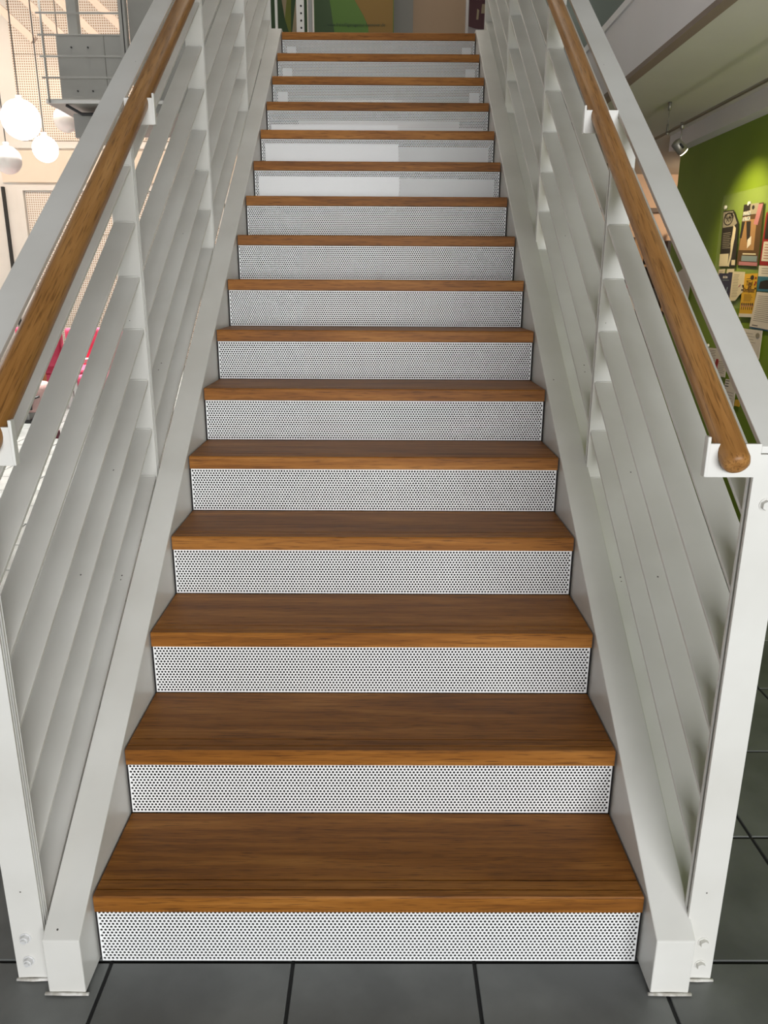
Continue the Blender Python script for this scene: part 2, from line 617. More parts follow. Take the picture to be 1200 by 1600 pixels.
# white sheets fixed behind the risers of steps 11 to 13, small patches behind the top three
for k, f0 in ((11, .80), (12, .82), (13, .48)):
    za, yk = (k - 1) * R + .006, .006 + (k - 1) * G
    bx('backing_sheet', SHEET, stair, -.562, .105, yk + .0025, yk + .004, za, za + RH * f0, bev=0)
    bx('backing_sheet', SHEET, stair, .11, .56, yk + .030, yk + .0315, za, za + RH * (f0 - .06), bev=0)
for k in (14, 15, 16):
    za, yk = (k - 1) * R + .03, .006 + (k - 1) * G
    for xa, xb in ((-.555, -.50), (.505, .56)):
        bx('backing_sheet', SHEET, stair, xa, xb, yk + .012, yk + .0135, za, za + RH * .55, bev=0)
# scuff mark on the right stringer
bm = bmesh.new()
for a, b in (((.622, .615), (.624, .590)), ((.625, .588), (.628, .560)), ((.627, .562), (.631, .549))):
    y1, y2 = a[1], b[1]
    d = .0025
    z1, z2 = on_slope(y1, .0016), on_slope(y2, .0016)
    bm.faces.new([bm.verts.new(p) for p in ((a[0] - d, y1, z1), (a[0] + d, y1, z1), (b[0] + d, y2, z2), (b[0] - d, y2, z2))])
tag(obj('scuff_mark', bm, BLACKEN, stair), 'small black scuff on the white paint')

# ------------------------------------------------------------------ balustrades
POSTY = [-.04 + 1.045 * i for i in range(5)]
SLATP = [-.021 + .1222 * i for i in range(7)]


def balustrade(s):
    side = 'right' if s > 0 else 'left'
    lab = ('white slatted steel balustrade with oak handrail on the right, beside the green wall' if s > 0 else
           'white slatted steel balustrade with oak handrail on the left, towards the bright hall')
    root = empty('balustrade', (s * .7, 0, 0), lab, 'balustrade', None)
    root_x = root.location.x
    xi = .664 if s > 0 else .677           # inner edge of the bars
    xo = xi + .0625                        # outer edge
    xt = .668 if s > 0 else .695           # inner edge of the top rail
    dp = 0.0
    xr = .619 if s > 0 else .643           # handrail
    vr = .995 if s > 0 else 1.018

    def X(x):
        return s * x - root_x
    yend = POSTY[-1] + .02
    # posts: pairs of flat bars with a slot between
    for i, py in enumerate(POSTY):
        zt = on_slope(py, .812 + dp)
        zb_ = .004 if i == 0 else on_slope(py, -.20)
        for q, (ya, yb) in enumerate(((0, .008), (.0165, .0245))):
            bm = bmesh.new()
            zt2 = on_slope(py + ya, .819 + dp) - .001
            if q == 1 or i > 0:
                zt2 = on_slope(py + ya, .815 + dp)
            box(bm, X(xi - .003), X(xo), py + ya, py + yb, zb_, zt2, bev=.001)
            pl = obj('post_plate', bm, PAINT, root)
            if q == 0:
                hs = ([(.036, .102), (.036, .043)] if i == 0 else []) + [(.026, None)]
                for dx, zz in hs:
                    if zz is None:
                        zz = on_slope(py, .83 + dp) - .104
                    elif s < 0:
                        zz += .009
                    bb = bmesh.new()
                    r1 = bmesh.ops.create_cone(bb, cap_ends=True, segments=6, radius1=.0095, radius2=.0090, depth=.011)
                    bmesh.ops.rotate(bb, verts=r1['verts'], matrix=Matrix.Rotation(PI / 2, 3, 'X'))
                    r2 = bmesh.ops.create_cone(bb, cap_ends=True, segments=16, radius1=.012, radius2=.012, depth=.002)
                    bmesh.ops.rotate(bb, verts=r2['verts'], matrix=Matrix.Rotation(PI / 2, 3, 'X'))
                    for v in r2['verts']:
                        v.co.y += .0035
                    if s < 0:
                        r3 = bmesh.ops.create_cone(bb, cap_ends=True, segments=12, radius1=.0055, radius2=.005, depth=.008)
                        bmesh.ops.rotate(bb, verts=r3['verts'], matrix=Matrix.Rotation(PI / 2, 3, 'X'))
                        for v in r3['verts']:
                            v.co.y -= .006
                    obj('bolt', bb, STEEL if s < 0 else PAINT, pl, (X(xi + dx), py - .0035, zz))
        if i == 0:
            wb = bmesh.new()
            tube(wb, [(X(xi - .004), py - .002, .004), (X((xi + xo) / 2), py - .005, .005), (X(xo + .004), py - .002, .003)], .0035, 6)
            obj('weld_seam', wb, WELD, root)
    # slats: flat bars lying parallel to the stair, one run from post to post
    for p in SLATP:
        p = p + dp
        for i in range(len(POSTY) - 1):
            ya, yb = POSTY[i] + .0245, POSTY[i + 1]
            bm = bmesh.new()
            poly = [(ya, on_slope(ya, p)), (yb, on_slope(yb, p)), (yb, on_slope(yb, p - .008)), (ya, on_slope(ya, p - .008))]
            prism(bm, poly, X(xi), X(xo - .001), bev=.0012)
            o = obj('slat', bm, PAINT, root)
            wb = bmesh.new()
            zz = on_slope(yb, p)
            tube(wb, [(X(xi + .004), yb - .001, zz), (X(xi + .03), yb - .0012, zz + .0004), (X(xo - .004), yb - .001, zz)], .0022, 5)
            obj('weld_seam', wb, PAINT, o)
    # top rail
    bm = bmesh.new()
    ya, yb = POSTY[0] - .001, yend
    P = .83 + dp
    prism(bm, [(ya, on_slope(ya, P)), (yb, on_slope(yb, P)), (yb, on_slope(yb, P - .010)), (ya, on_slope(ya, P - .010))], X(xt), X(xt + .064), bev=.0012)
    obj('top_rail', bm, PAINT, root)
    # handrail: round oak bar with a domed lower end; built along its own y axis
    bm = bmesh.new()
    r = .0240 if s > 0 else .0272
    tube(bm, [(0, -.009, 0), (0, -.008, 0), (0, -.003, 0), (0, .006, 0)] + [(0, .35 + k * .58, 0) for k in range(9)], [.008, .015, r - .003, r] + [r] * 9, 24)
    hr = obj('handrail', bm, RAILOAK, root, (X(xr), -.062, R + SL * -.062 + vr))
    hr.rotation_euler = (TH, 0, 0)
    # brackets: plate with a rounded notch that the handrail lies in, and a cheek
    for py in POSTY:
        zc = R + SL * py + vr
        zt, zb_ = zc + .014, zc - (.044 if s > 0 else .052)
        xe = xr - .041
        bm = bmesh.new()
        rn = r + .0006
        kz = rn / CT      # the bar crosses the upright plate as an ellipse
        n = 16
        arc = []
        a0 = math.asin(min(1, .014 / kz))
        t0, t1 = PI - a0, 2 * PI + a0
        for k in range(n + 1):
            t = t0 + (t1 - t0) * k / n
            arc.append((X(xr) + s * rn * math.cos(t), zc + kz * math.sin(t)))
        out = [(X(xe), zt)] + arc + [(X(xi + .004), zt), (X(xi + .004), zb_), (X(xe), zb_)]
        va = [bm.verts.new((x, py - .001, z)) for x, z in out]
        vb = [bm.verts.new((x, py + .005, z)) for x, z in out]
        bm.faces.new(va)
        bm.faces.new(vb[::-1])
        for k in range(len(out)):
            bm.faces.new((va[k], va[(k + 1) % len(out)], vb[(k + 1) % len(out)], vb[k]))
        bmesh.ops.recalc_face_normals(bm, faces=bm.faces[:])
        br = obj('bracket', bm, PAINT, root)
        bm = bmesh.new()
        box(bm, X(xe) - .003, X(xe) + .003, py - .002, py + .014, zb_, zt + .012, bev=.0015)
        obj('cheek', bm, PAINT, br)
    return root


balustrade(1)
balustrade(-1)

# ------------------------------------------------------------------ text helper


def text_mesh(s, size, m, parent, loc, rot, name='lettering', sx=1.0):
    c = bpy.data.curves.new(name, 'FONT')
    c.body = s
    c.size = size
    c.align_x = 'CENTER'
    c.extrude = .0004
    t = bpy.data.objects.new(name + '_tmp', c)
    COL.objects.link(t)
    dg = bpy.context.evaluated_depsgraph_get()
    me = bpy.data.meshes.new_from_object(t.evaluated_get(dg))
    bpy.data.objects.remove(t)
    bpy.data.curves.remove(c)
    me.materials.clear()
    me.materials.append(m)
    o = bpy.data.objects.new(name, me)
    COL.objects.link(o)
    o.location = loc
    o.rotation_euler = rot
    o.scale = (sx, 1, 1)
    o.parent = parent
    return o


# ------------------------------------------------------------------ on the landing
INK = mat('printed_ink', (.012, .03, .014), .7)
OLIVE = mat('banner_olive', (.105, .115, .006), .6)
BGREEN = mat('banner_green', (.05, .115, .006), .6)
BDARK = mat('banner_dark_green', (.018, .045, .008), .6)
BOCHRE = mat('banner_ochre', (.16, .085, .005), .6)
TANPRINT = mat('banner_tan', (.25, .19, .11), .6)
ban = empty('exhibition_banner', (-.23, 6.3, LZ), 'green and ochre printed banner with a web address at its foot, top of the stairs', 'banner')
bx('panel', BGREEN, ban, -.34, .352, 0, .02, .02, 2.05)


def flat_poly(name, m, parent, pts, y, th=.002):
    bm = bmesh.new()
    va = [bm.verts.new((x, y, z)) for x, z in pts]
    vb = [bm.verts.new((x, y + th, z)) for x, z in pts]
    bm.faces.new(va)
    bm.faces.new(vb[::-1])
    n = len(pts)
    for k in range(n):
        bm.faces.new((va[k], va[(k + 1) % n], vb[(k + 1) % n], vb[k]))
    bmesh.ops.recalc_face_normals(bm, faces=bm.faces[:])
    return obj(name, bm, m, parent)


flat_poly('ochre_print', BOCHRE, ban, [(.345, .03), (.345, 1.95), (-.06, 1.95), (-.08, 1.3), (-.02, .95), (.09, .78), (.13, .70), (.16, .03)], -.002)
flat_poly('dark_print', BDARK, ban, [(-.335, .03), (-.335, 1.95), (-.26, 1.95), (-.22, 1.0), (-.16, .62), (-.20, .03)], -.002)
text_mesh('www.freiwilligenagentur-hannover.de', .036, INK, ban, (.025, -.006, .700), (PI / 2, 0, 0), sx=.93)
easel = empty('display_board', (-.62, 5.0, LZ), 'dark green display board with tan shapes behind the white landing posts', 'board')
bx('panel', BDARK, easel, -.18, .10, 0, .02, .0, 1.9)
flat_poly('tan_print', TANPRINT, easel, [(-.10, .62), (-.06, .38), (-.03, .60), (-.02, .8), (-.12, .9)], -.002)
flat_poly('olive_print', OLIVE, easel, [(-.03, .60), (-.06, .38), (-.02, .25), (.0, .9), (-.02, .9)], -.002)
flat_poly('tan_print', TANPRINT, easel, [(-.05, .02), (.02, .5), (.09, .02)], -.002)
for px, lab, w in ((-.650, 'slim white post standing just behind the left stringer end', .016),):
    p = bx('landing_post', PAINT, None, px - w / 2, px + w / 2, 4.24, 4.26, LZ, LZ + 1.7, bev=.002)
    tag(p, lab, 'post')
pst = empty('landing_post', (-.490, 4.15, LZ), 'white perforated upright with two dark holes at the stair head', 'post')
bx('upright', PAINT, pst, -.024, .024, 0, .02, 0, 1.7, bev=.002)
for z in (.085, .125, .165, .205, .245):
    bm = bmesh.new()
    tube(bm, [(.006, -.003, z), (.006, .001, z)], .006, 10)
    obj('hole', bm, BLACKEN, pst)
p = bx('landing_post', GREYSTEEL, None, -.455, -.428, 4.3, 4.33, LZ, LZ + 1.7, bev=.003)
tag(p, 'narrow grey upright right of the perforated white post', 'post')
bm = bmesh.new()
tube(bm, [(.560, 4.25, LZ), (.560, 4.25, LZ + 1.7)], .0085, 14)
p = obj('landing_post', bm, mat('polished_tube', (.85, .85, .86), .25, .3))
tag(p, 'bright polished tube post at the right of the stair head', 'post')
dr = empty('door_leaf', (.50, 6.9, LZ), 'plain beige door leaf in the dim wall at the stair head', 'door')
bx('panel', mat('beige_door', (.30, .20, .125), .6), dr, -.19, .36, 0, .04, 0, 2.1)
bx('door_frame', mat('grey_door_frame', (.19, .18, .165), .6), dr, -.40, -.19, -.01, .06, 0, 2.16)
sg = empty('wall_sign', (.80, 5.2, LZ), 'dark red sign with pale print behind the polished tube post', 'sign')
bx('panel', mat('grey_sign_board', (.24, .20, .19), .6), sg, -.16, .08, 0, .02, 0, 1.8)
RED = mat('dark_red_print', (.05, .006, .008), .5)
bm = bmesh.new()
pts = [(-.135, .62), (-.135, .395)] + [(-.135 + .19 * k / 8, .395 - .018 * math.sin(PI * k / 8)) for k in range(1, 8)] + [(.055, .395), (.055, .62)]
flat_poly('red_print', RED, sg, pts, -.003)
text_mesh('Freier Raum', .030, mat('pale_print', (.25, .15, .13), .6), sg, (-.04, -.006, .565), (PI / 2, 0, 0))
flat_poly('figure_print', TANPRINT, sg, [(-.08, .44), (-.065, .44), (-.06, .50), (-.075, .51)], -.005)
flat_poly('figure_print', TANPRINT, sg, [(-.045, .48), (-.02, .48), (-.018, .54), (-.04, .54)], -.005)

# ------------------------------------------------------------------ left: steel landing with railing
sl = empty('steel_landing', (-2.4, 6.0, 2.88), 'grey steel landing with a rail guard high on the left, seen from below', 'landing')
bx('slab', GREYSTEEL, sl, -.45, .62, 0, 1.6, 0, .035)
bx('slab_edge', WHITEPL, sl, -.45, .62, -.01, 0, .0, .025)
for x in (-.075, .26):
    pass
bx('back_panel', GREYSTEEL, sl, -.325, .075, .02, .05, .035, .53, bev=.003)
bx('back_panel', GREYSTEEL, sl, .079, .24, .02, .05, .035, .53, bev=.003)
for x, z in ((-.20, .43), (-.06, .43), (-.18, .10), (-.05, .10)):
    bm = bmesh.new()
    tube(bm, [(x, .012, z), (x, .022, z)], .007, 10)
    obj('screw', bm, DARKGREY, sl)
bm = bmesh.new()
tube(bm, [(-.418, -.02, .0), (-.418, -.02, 1.15)], .009, 10)
obj('rail_post', bm, GREYSTEEL, sl)
for z in (.185, .345, .505, .665, .83, .99):
    bm = bmesh.new()
    box(bm, -.455, .24, -.035, -.022, z, z + .012, bev=.001)
    obj('rail_bar', bm, GREYSTEEL, sl)
bx('column', GREYSTEEL, sl, -.235, -.155, .08, .16, .035, 1.6)
bx('end_post', GREYSTEEL, sl, .235, .262, -.04, .03, .25, 1.6)
bx('end_post', DARKGREY, sl, .262, .272, -.03, .03, .2, 1.6)
bx('end_post', GREYSTEEL, sl, .272, .292, -.04, .03, .2, 1.6)
bx('hanger_box', GREYSTEEL, sl, -.27, .0, .10, .5, -.25, -.06, bev=.003)
bm = bmesh.new()
tube(bm, [(-.30, .04, -.005), (-.17, .04, -.075), (.2, .04, -.075)], .014, 6)
obj('strut', bm, DARKGREY, sl)
# slanting battens of the roof light behind it
tr = empty('roof_truss', (-5.0, 11.6, 4.85), 'pale slanting roof battens behind the grey rail guard, top left', 'truss')
for k in range(6):
    x = -1.25 + k * .50
    bm = bmesh.new()
    pts = [(x, 0, 1.0), (x + 1.1, 0, .0)]
    a, b = Vector(pts[0]), Vector(pts[1])
    d = (b - a).normalized()
    nrm = Vector((d.z, 0, -d.x)) * .05
    vs = []
    for yy in (0, .1):
        vs.append([bm.verts.new(q + Vector((0, yy, 0))) for q in (a - nrm, b - nrm, b + nrm, a + nrm)])
    bm.faces.new(vs[0])
    bm.faces.new(vs[1][::-1])
    for i in range(4):
        bm.faces.new((vs[0][i], vs[0][(i + 1) % 4], vs[1][(i + 1) % 4], vs[1][i]))
    bmesh.ops.recalc_face_normals(bm, faces=bm.faces[:])
    obj('batten', bm, ROSE, tr)


def pix(px, py, y):
    """point at depth y along the photograph's line of sight, used once to survey where far things stand"""
    d = RI * ((px - 600) / FPX) - UP * ((py - 800) / FPX) + FWD
    return CAM + d * ((y - CAM.y) / d.y)


# globes on cords
for (px, py), y, r, m, lab in (
        ((33, 187), 7.5, .195, GLOBE, 'larger glowing white globe pendant on a thin cord, top left'),
        ((71, 233), 8.3, .142, GLOBE, 'smaller glowing white globe pendant below the larger one'),
        ((12, 250), 7.9, .147, GLOBEOFF, 'unlit pale globe pendant cut by the left picture edge'),
        ((103, 187), 9.3, .15, GLOBEOFF, 'unlit pale globe pendant half behind the grey landing')):
    c = pix(px, py, y)
    g = empty('globe_pendant', c, lab, 'lamp')
    bm = bmesh.new()
    sphere(bm, (0, 0, 0), r)
    obj('globe', bm, m, g)
    bm = bmesh.new()
    tube(bm, [(0, 0, r - .01), (0, 0, r + 3.2)], .007, 8)
    obj('cord', bm, CORD, g)
    bm = bmesh.new()
    tube(bm, [(0, 0, r - .012), (0, 0, r + .03)], .03, 12)
    obj('cap', bm, WHITEPL, g)

# ------------------------------------------------------------------ left: lounge chairs and things on the floor


def cushion(bm, x0, x1, y0, y1, z0, z1, b=.04):
    r = bmesh.ops.create_cube(bm, size=1.0)
    for v in r['verts']:
        v.co = Vector((x0 + (v.co.x + .5) * (x1 - x0), y0 + (v.co.y + .5) * (y1 - y0), z0 + (v.co.z + .5) * (z1 - z0)))
    es = list({e for v in r['verts'] for e in v.link_edges})
    bmesh.ops.bevel(bm, geom=es, offset=b, segments=3, profile=.6, affect='EDGES')
    for f in bm.faces:
        f.smooth = True


def armchair(loc, rz, m, m2, lab):
    t = empty('armchair', loc, lab, 'chair', 'lounge chairs in the left hall')
    t.rotation_euler = (0, 0, rz)
    bm = bmesh.new()
    cushion(bm, -.27, .27, -.30, .26, .30, .45)
    obj('seat', bm, m, t)
    bm = bmesh.new()
    cushion(bm, -.27, .27, .22, .36, .40, .88)
    obj('backrest', bm, m, t)
    bm = bmesh.new()
    cushion(bm, -.25, .25, -.27, .25, .10, .30, .02)
    obj('base', bm, m2, t)
    for sx in (-1, 1):
        bm = bmesh.new()
        box(bm, sx * .27, sx * .33, -.30, .30, .56, .60, bev=.006)
        box(bm, sx * .28, sx * .32, -.28, -.24, .0, .56, bev=.004)
        box(bm, sx * .28, sx * .32, .24, .28, .0, .56, bev=.004)
        obj('armrest', bm, WHITEPL, t)
        for sy_ in (-.22, .2):
            bm = bmesh.new()
            tube(bm, [(sx * .2, sy_, 0), (sx * .2, sy_, .11)], .018, 10)
            obj('leg', bm, WHITEPL, t)
    return t


armchair((-5.25, 8.6, 0), .3, PINK, PALEPINK, 'pink lounge chair farthest left, glimpsed above the oak handrail')
armchair((-4.20, 8.7, 0), PI, PINK, PINK, 'pink lounge chair seen through the widest gap in the left slats')
armchair((-3.42, 8.0, 0), .4, PINK, WINE, 'pink lounge chair with white arms behind the second gap in the left slats')
armchair((-2.95, 7.3, 0), -.2, PINK, WINE, 'pink and wine-red lounge chair nearest the stairs, behind the third gap')
bk = empty('wicker_basket', (-3.98, 7.55, 0), 'brown basket with straw rings on top, in front of a pink chair', 'basket')
bm = bmesh.new()
tube(bm, [(0, 0, .0), (0, 0, .2), (0, 0, .50)], [.13, .17, .16], 16)
obj('body', bm, BROWN, bk)
for k in range(3):
    bm = bmesh.new()
    tube(bm, [(.10 * math.cos(a * PI / 8), .10 * math.sin(a * PI / 8), .53 + .045 * k + .02 * math.sin(a * PI / 8 + k)) for a in range(17)], .022, 8)
    obj('straw_ring', bm, GOLD, bk)
bg_ = empty('fabric_bag', (-3.62, 6.75, 0), 'pale pink bag with dark straps on a grey foot, left of the stairs', 'bag')
bm = bmesh.new()
cushion(bm, -.19, .16, -.12, .12, .10, .42, .07)
obj('body', bm, PALEPINK, bg_)
bm = bmesh.new()
tube(bm, [(-.16, -.13, .20), (.0, -.135, .24), (.12, -.13, .28)], .012, 6)
tube(bm, [(.02, -.135, .34), (.03, -.137, .24), (.02, -.13, .14)], .012, 6)
obj('strap', bm, BLACK, bg_)
bx('foot', GREYSTEEL, bg_, -.20, -.02, -.10, .10, .03, .10)
bx('base', BLACK, bg_, -.26, .02, -.14, .12, .0, .03)
rb = bx('toy_block', WINE, None, -.035, .035, -.035, .035, 0, .07, bev=.004)
rb.location = (-3.05, 5.85, 0)
tag(rb, 'small wine-red block lying alone on the shiny hall floor', 'block')

# ------------------------------------------------------------------ right: track lighting
trk = empty('light_track', (1.72, 3.6, ZC), 'thin double metal light track hanging under the right-hand ceiling', 'track')
ZT = -.165
bm = bmesh.new()
for dx in (-.008, .008):
    tube(bm, [(dx, -4.6, ZT), (dx, 1.6, ZT)], .005, 8)
obj('rail', bm, MIDSTEEL, trk)
for y in (.10, -1.9):
    bm = bmesh.new()
    tube(bm, [(0, y, -.002), (0, y, -.045)], .010, 12)
    tube(bm, [(0, y, -.04), (0, y, -.14)], .0022, 6)
    tube(bm, [(0, y, -.12), (0, y, -.15), (0, y, ZT - .012)], [.007, .007, .012], 10)
    obj('hanger', bm, MIDSTEEL, trk)


def spotlight(y, lab, power, tgt):
    loc = Vector((1.72, y, ZC + ZT))
    t = empty('spotlight', loc, lab, 'lamp')
    bm = bmesh.new()
    tube(bm, [(0, 0, .012), (0, 0, -.022)], .011, 12)
    tube(bm, [(0, 0, -.02), (0, 0, -.10)], .004, 8)
    obj('stem', bm, MIDSTEEL, t)
    c = Vector((0, 0, -.118))
    d = (Vector(tgt) - loc - c).normalized()
    bm = bmesh.new()
    tube(bm, [c - d * .045, c - d * .04, c + d * .030], [.018, .029, .031], 20)
    obj('head', bm, MIDSTEEL, t)
    bm = bmesh.new()
    tube(bm, [c + d * .0305, c + d * .036], [.027, .026], 20)
    obj('bulb', bm, mat('lit_bulb', (1, .9, .7), .3, emit=(1, .85, .6), es=9), t)
    bm = bmesh.new()
    tube(bm, [c - d * .02 + Vector((0, -.036, 0)), c + d * .01 + Vector((0, -.036, 0))], .006, 8)
    obj('knob', bm, BLACK, t)
    lamp('spot_beam', 'SPOT', loc + c + d * .05, tgt, power, (1.0, .80, .42), spot_size=1.5, spot_blend=.9, shadow_soft_size=.03)


spotlight(3.46, 'single lit metal spotlight hanging from the light track', 26, (2.2, 3.55, 1.75))
spotlight(2.1, 'metal spotlight on the track beyond the picture edge', 48, (2.2, 2.8, 1.7))

# ------------------------------------------------------------------ right: clear board and the papers pinned on the green wall
XW_ = 2.2


def wpt(px, py):
    """survey of the green wall plane: where the line of sight meets x = 2.2"""
    d = RI * ((px - 600) / FPX) - UP * ((py - 800) / FPX) + FWD
    p = CAM + d * ((XW_ - CAM.x) / d.x)
    return p.y, p.z


def wall_poly(name, m, parent, pts, x0, th=.0012):
    """flat paper on the wall; pts (y, z)"""
    bm = bmesh.new()
    va = [bm.verts.new((x0 - th, y, z)) for y, z in pts]
    vb = [bm.verts.new((x0, y, z)) for y, z in pts]
    bm.faces.new(va)
    bm.faces.new(vb[::-1])
    n = len(pts)
    for k in range(n):
        bm.faces.new((va[k], va[(k + 1) % n], vb[(k + 1) % n], vb[k]))
    bmesh.ops.recalc_face_normals(bm, faces=bm.faces[:])
    return obj(name, bm, m, parent)


PAPER = mat('white_paper', (.72, .66, .62), .7)
CREAM = mat('cream_paper', (.66, .58, .44), .7)
TXT = mat('grey_print', (.16, .14, .14), .7)
PBLACK = mat('black_print', (.02, .016, .014), .6)
PNAVY = mat('navy_print', (.022, .024, .06), .5)
PYEL = mat('yellow_print', (.66, .38, .03), .6)
PRED = mat('red_print', (.30, .012, .015), .6)
PBLUE = mat('blue_print', (.03, .16, .25), .5)
PPINK = mat('pink_print', (.42, .17, .20), .6)
PTAN = mat('tan_photo', (.34, .19, .085), .6)
PGREY = mat('grey_photo', (.30, .27, .22), .6)
PBRN = mat('brown_photo', (.09, .045, .015), .6)
PBG = mat('bluegrey_print', (.20, .26, .30), .6)


class Flyer:
    """a sheet given by four corners TL, TR, BR, BL; marks are laid on it in 0..1 coordinates (u right, v down)"""

    def __init__(self, corners, m, lab, lift=.002, cat='flyer', cut=None):
        self.c = [Vector(wpt(*p)) for p in corners]
        self.x = XW_ - .009 - lift
        ctr = sum(self.c, Vector((0, 0))) / 4
        self.o = empty('flyer', (self.x, ctr.x, ctr.y), lab, cat)
        self.ctr = ctr
        self.n = 0
        self.mark('sheet', m, cut or [(0, 0), (1, 0), (1, 1), (0, 1)], 0)

    def at(self, u, v):
        a = self.c[0].lerp(self.c[1], u)
        b = self.c[3].lerp(self.c[2], u)
        return a.lerp(b, v) - self.ctr

    def mark(self, name, m, pts, level=1):
        self.n += 1
        return wall_poly(name, m, self.o, [tuple(self.at(u, v)) for u, v in pts], -.0012 * level - .00005 * self.n, .0012)

    def rect(self, name, m, u0, v0, u1, v1, level=1):
        return self.mark(name, m, [(u0, v0), (u1, v0), (u1, v1), (u0, v1)], level)

    def lines(self, m, u0, u1, v0, v1, n, th=.012, level=1, name='text_lines'):
        bm = bmesh.new()
        x = -.0012 * level - .0002
        for k in range(n):
            v = v0 + (v1 - v0) * k / max(1, n - 1)
            ue = u1 - random.random() * .25 * (u1 - u0)
            q = [self.at(u0, v), self.at(ue, v), self.at(ue, v + th), self.at(u0, v + th)]
            bm.faces.new([bm.verts.new((x, p.x, p.y)) for p in q])
        return obj(name, bm, m, self.o)

    def oval(self, name, m, u, v, ru, rv, level=2, n=14):
        return self.mark(name, m, [(u + ru * math.cos(2 * PI * k / n), v + rv * math.sin(2 * PI * k / n)) for k in range(n)], level)

    def word(self, s, size, m, u, v, level=2):
        p = self.at(u, v)
        return text_mesh(s, size, m, self.o, (-.0012 * level - .001, p.x, p.y), (PI / 2, 0, -PI / 2))


# clear acrylic board behind the papers, with pegs
bd = empty('clear_board', (XW_ - .003, 3.6, 1.5), 'clear acrylic board with small pegs fixed to the green wall', 'board')
y1 = wpt(1130, 322)[0]
bx('sheet', ACRYL, bd, -.003, .002, y1 - 3.6 - 1.6, y1 - 3.6, -.22, .46)
for px, py in ((1136, 324), (1173, 318), (1108, 540)):
    a = wpt(px, py)
    bm = bmesh.new()
    tube(bm, [(-.012, a[0] - 3.6, a[1] - 1.5), (.0, a[0] - 3.6, a[1] - 1.5)], .012, 10)
    obj('peg', bm, WHITEPL, bd)

f = Flyer([(1134, 330), (1159, 324), (1152, 417), (1127, 417)], PBLACK, 'dark flyer with a round emblem and pale standing figure, leftmost of the top row', .004,
          cut=[(0, 0), (.66, .02), (1, .26), (1, 1), (0, 1)])
f.mark('beige_print', PGREY, [(.02, .02), (.62, .04), (.93, .26), (.75, .3), (.05, .3)])
f.oval('emblem', PBLACK, .38, .16, .30, .115, 2)
f.oval('emblem', PGREY, .40, .165, .24, .092, 3)
f.word('ALTES', .05, PBLACK, .42, .16, 4)
f.word('AN', .05, PBLACK, .45, .215, 4)
f.lines(PGREY, .10, .62, .40, .66, 9, .010)
f.mark('figure_print', CREAM, [(.74, .28), (.88, .34), (.86, .50), (.80, .62), (.72, .85), (.62, 1.0), (.55, .98), (.66, .74), (.64, .56), (.70, .44)])
f.rect('white_print', CREAM, .0, .77, .55, .99)
f.lines(TXT, .08, .45, .81, .95, 5, .012, 2)
f.rect('white_print', CREAM, .78, .88, .98, .97)

f = Flyer([(1166, 320), (1197, 316), (1187, 416), (1154, 414)], PBRN, 'collage flyer in brown and pink with white block lettering, centre of the top row', .003)
f.rect('tan_print', PTAN, .05, .25, .75, .75)
f.mark('dark_print', PBLACK, [(.02, .0), (.36, .0), (.36, .10), (.02, .12)])
f.rect('pink_print', PGREY, .36, .0, .78, .17)
f.oval('spot', PBLACK, .52, .06, .06, .035)
f.mark('pink_print', PPINK, [(.78, .02), (.98, .02), (.82, .35), (.62, .33)])
f.rect('letter_band', PBG, .04, .12, .42, .18, 2)
f.rect('letter_band', PBG, .04, .21, .42, .27, 2)
f.word('MARDI', .032, PAPER, .24, .175, 3)
f.word('AFRICA', .032, PAPER, .24, .265, 3)
f.mark('dark_print', PBLACK, [(.05, .28), (.18, .28), (.10, .55), (.0, .55)], 2)
f.mark('dark_print', PBLACK, [(.26, .28), (.48, .28), (.52, .55), (.40, .62)], 2)
f.mark('pale_print', PAPER, [(.42, .58), (.58, .52), (.60, .65), (.44, .72)], 2)
f.lines(CREAM, .25, .90, .80, .80, 1, .02, 2)
f.rect('blue_print', PBG, .22, .84, .95, .93)
f.rect('pink_print', PPINK, .12, .94, .98, 1.0)

f = Flyer([(1201, 332), (1246, 328), (1236, 418), (1190, 414)], PRED, 'red-bordered flyer with a dark photo and white text block, right edge of the board', .003)
f.rect('dark_photo', PBLACK, .06, .04, .94, .50)
f.rect('white_print', PAPER, .06, .55, .94, .92)
f.lines(PRED, .12, .85, .60, .86, 6, .012, 2)

f = Flyer([(1126, 421), (1136, 420), (1134, 432), (1124, 432)], CREAM, 'tiny white card tucked left above the navy flyer', .001)
f.lines(TXT, .1, .8, .3, .7, 3, .06)
f = Flyer([(1139, 420), (1150, 420), (1149, 431), (1137, 431)], CREAM, 'tiny white card with a dark stripe tucked right above the navy flyer', .001)
f.rect('dark_stripe', PBLACK, .3, .5, .95, .68)
f = Flyer([(1127, 427), (1149, 427), (1142, 470), (1119, 470)], PNAVY, 'navy flyer with small white words and faint line drawing', .003)
f.word('B-Côte', .022, PAPER, .52, .18)
f.lines(PBG, .35, .8, .24, .24, 1, .02)
f.mark('line_drawing', PBG, [(.45, .5), (.50, .5), (.56, .85), (.52, .85)])
f.mark('line_drawing', PBG, [(.75, .5), (.79, .5), (.72, .9), (.68, .9)])
f = Flyer([(1149, 424), (1168, 425), (1164, 470), (1143, 470)], CREAM, 'cream leaflet with a clipped corner between the navy and yellow flyers', .005,
          cut=[(0, 0), (1, 0), (.96, .70), (.72, .80), (.45, 1), (.06, 1), (0, .93)])
f.lines(TXT, .12, .6, .10, .85, 15, .012)
f.mark('red_print', PPINK, [(.6, .5), (.75, .42), (.76, .46), (.62, .54)])
f = Flyer([(1166, 428), (1188, 427), (1180, 496), (1158, 495)], PYEL, 'yellow flyer with a row of small dancing figures and black oval', .004)
f.oval('black_oval', PBLACK, .66, .09, .12, .052)
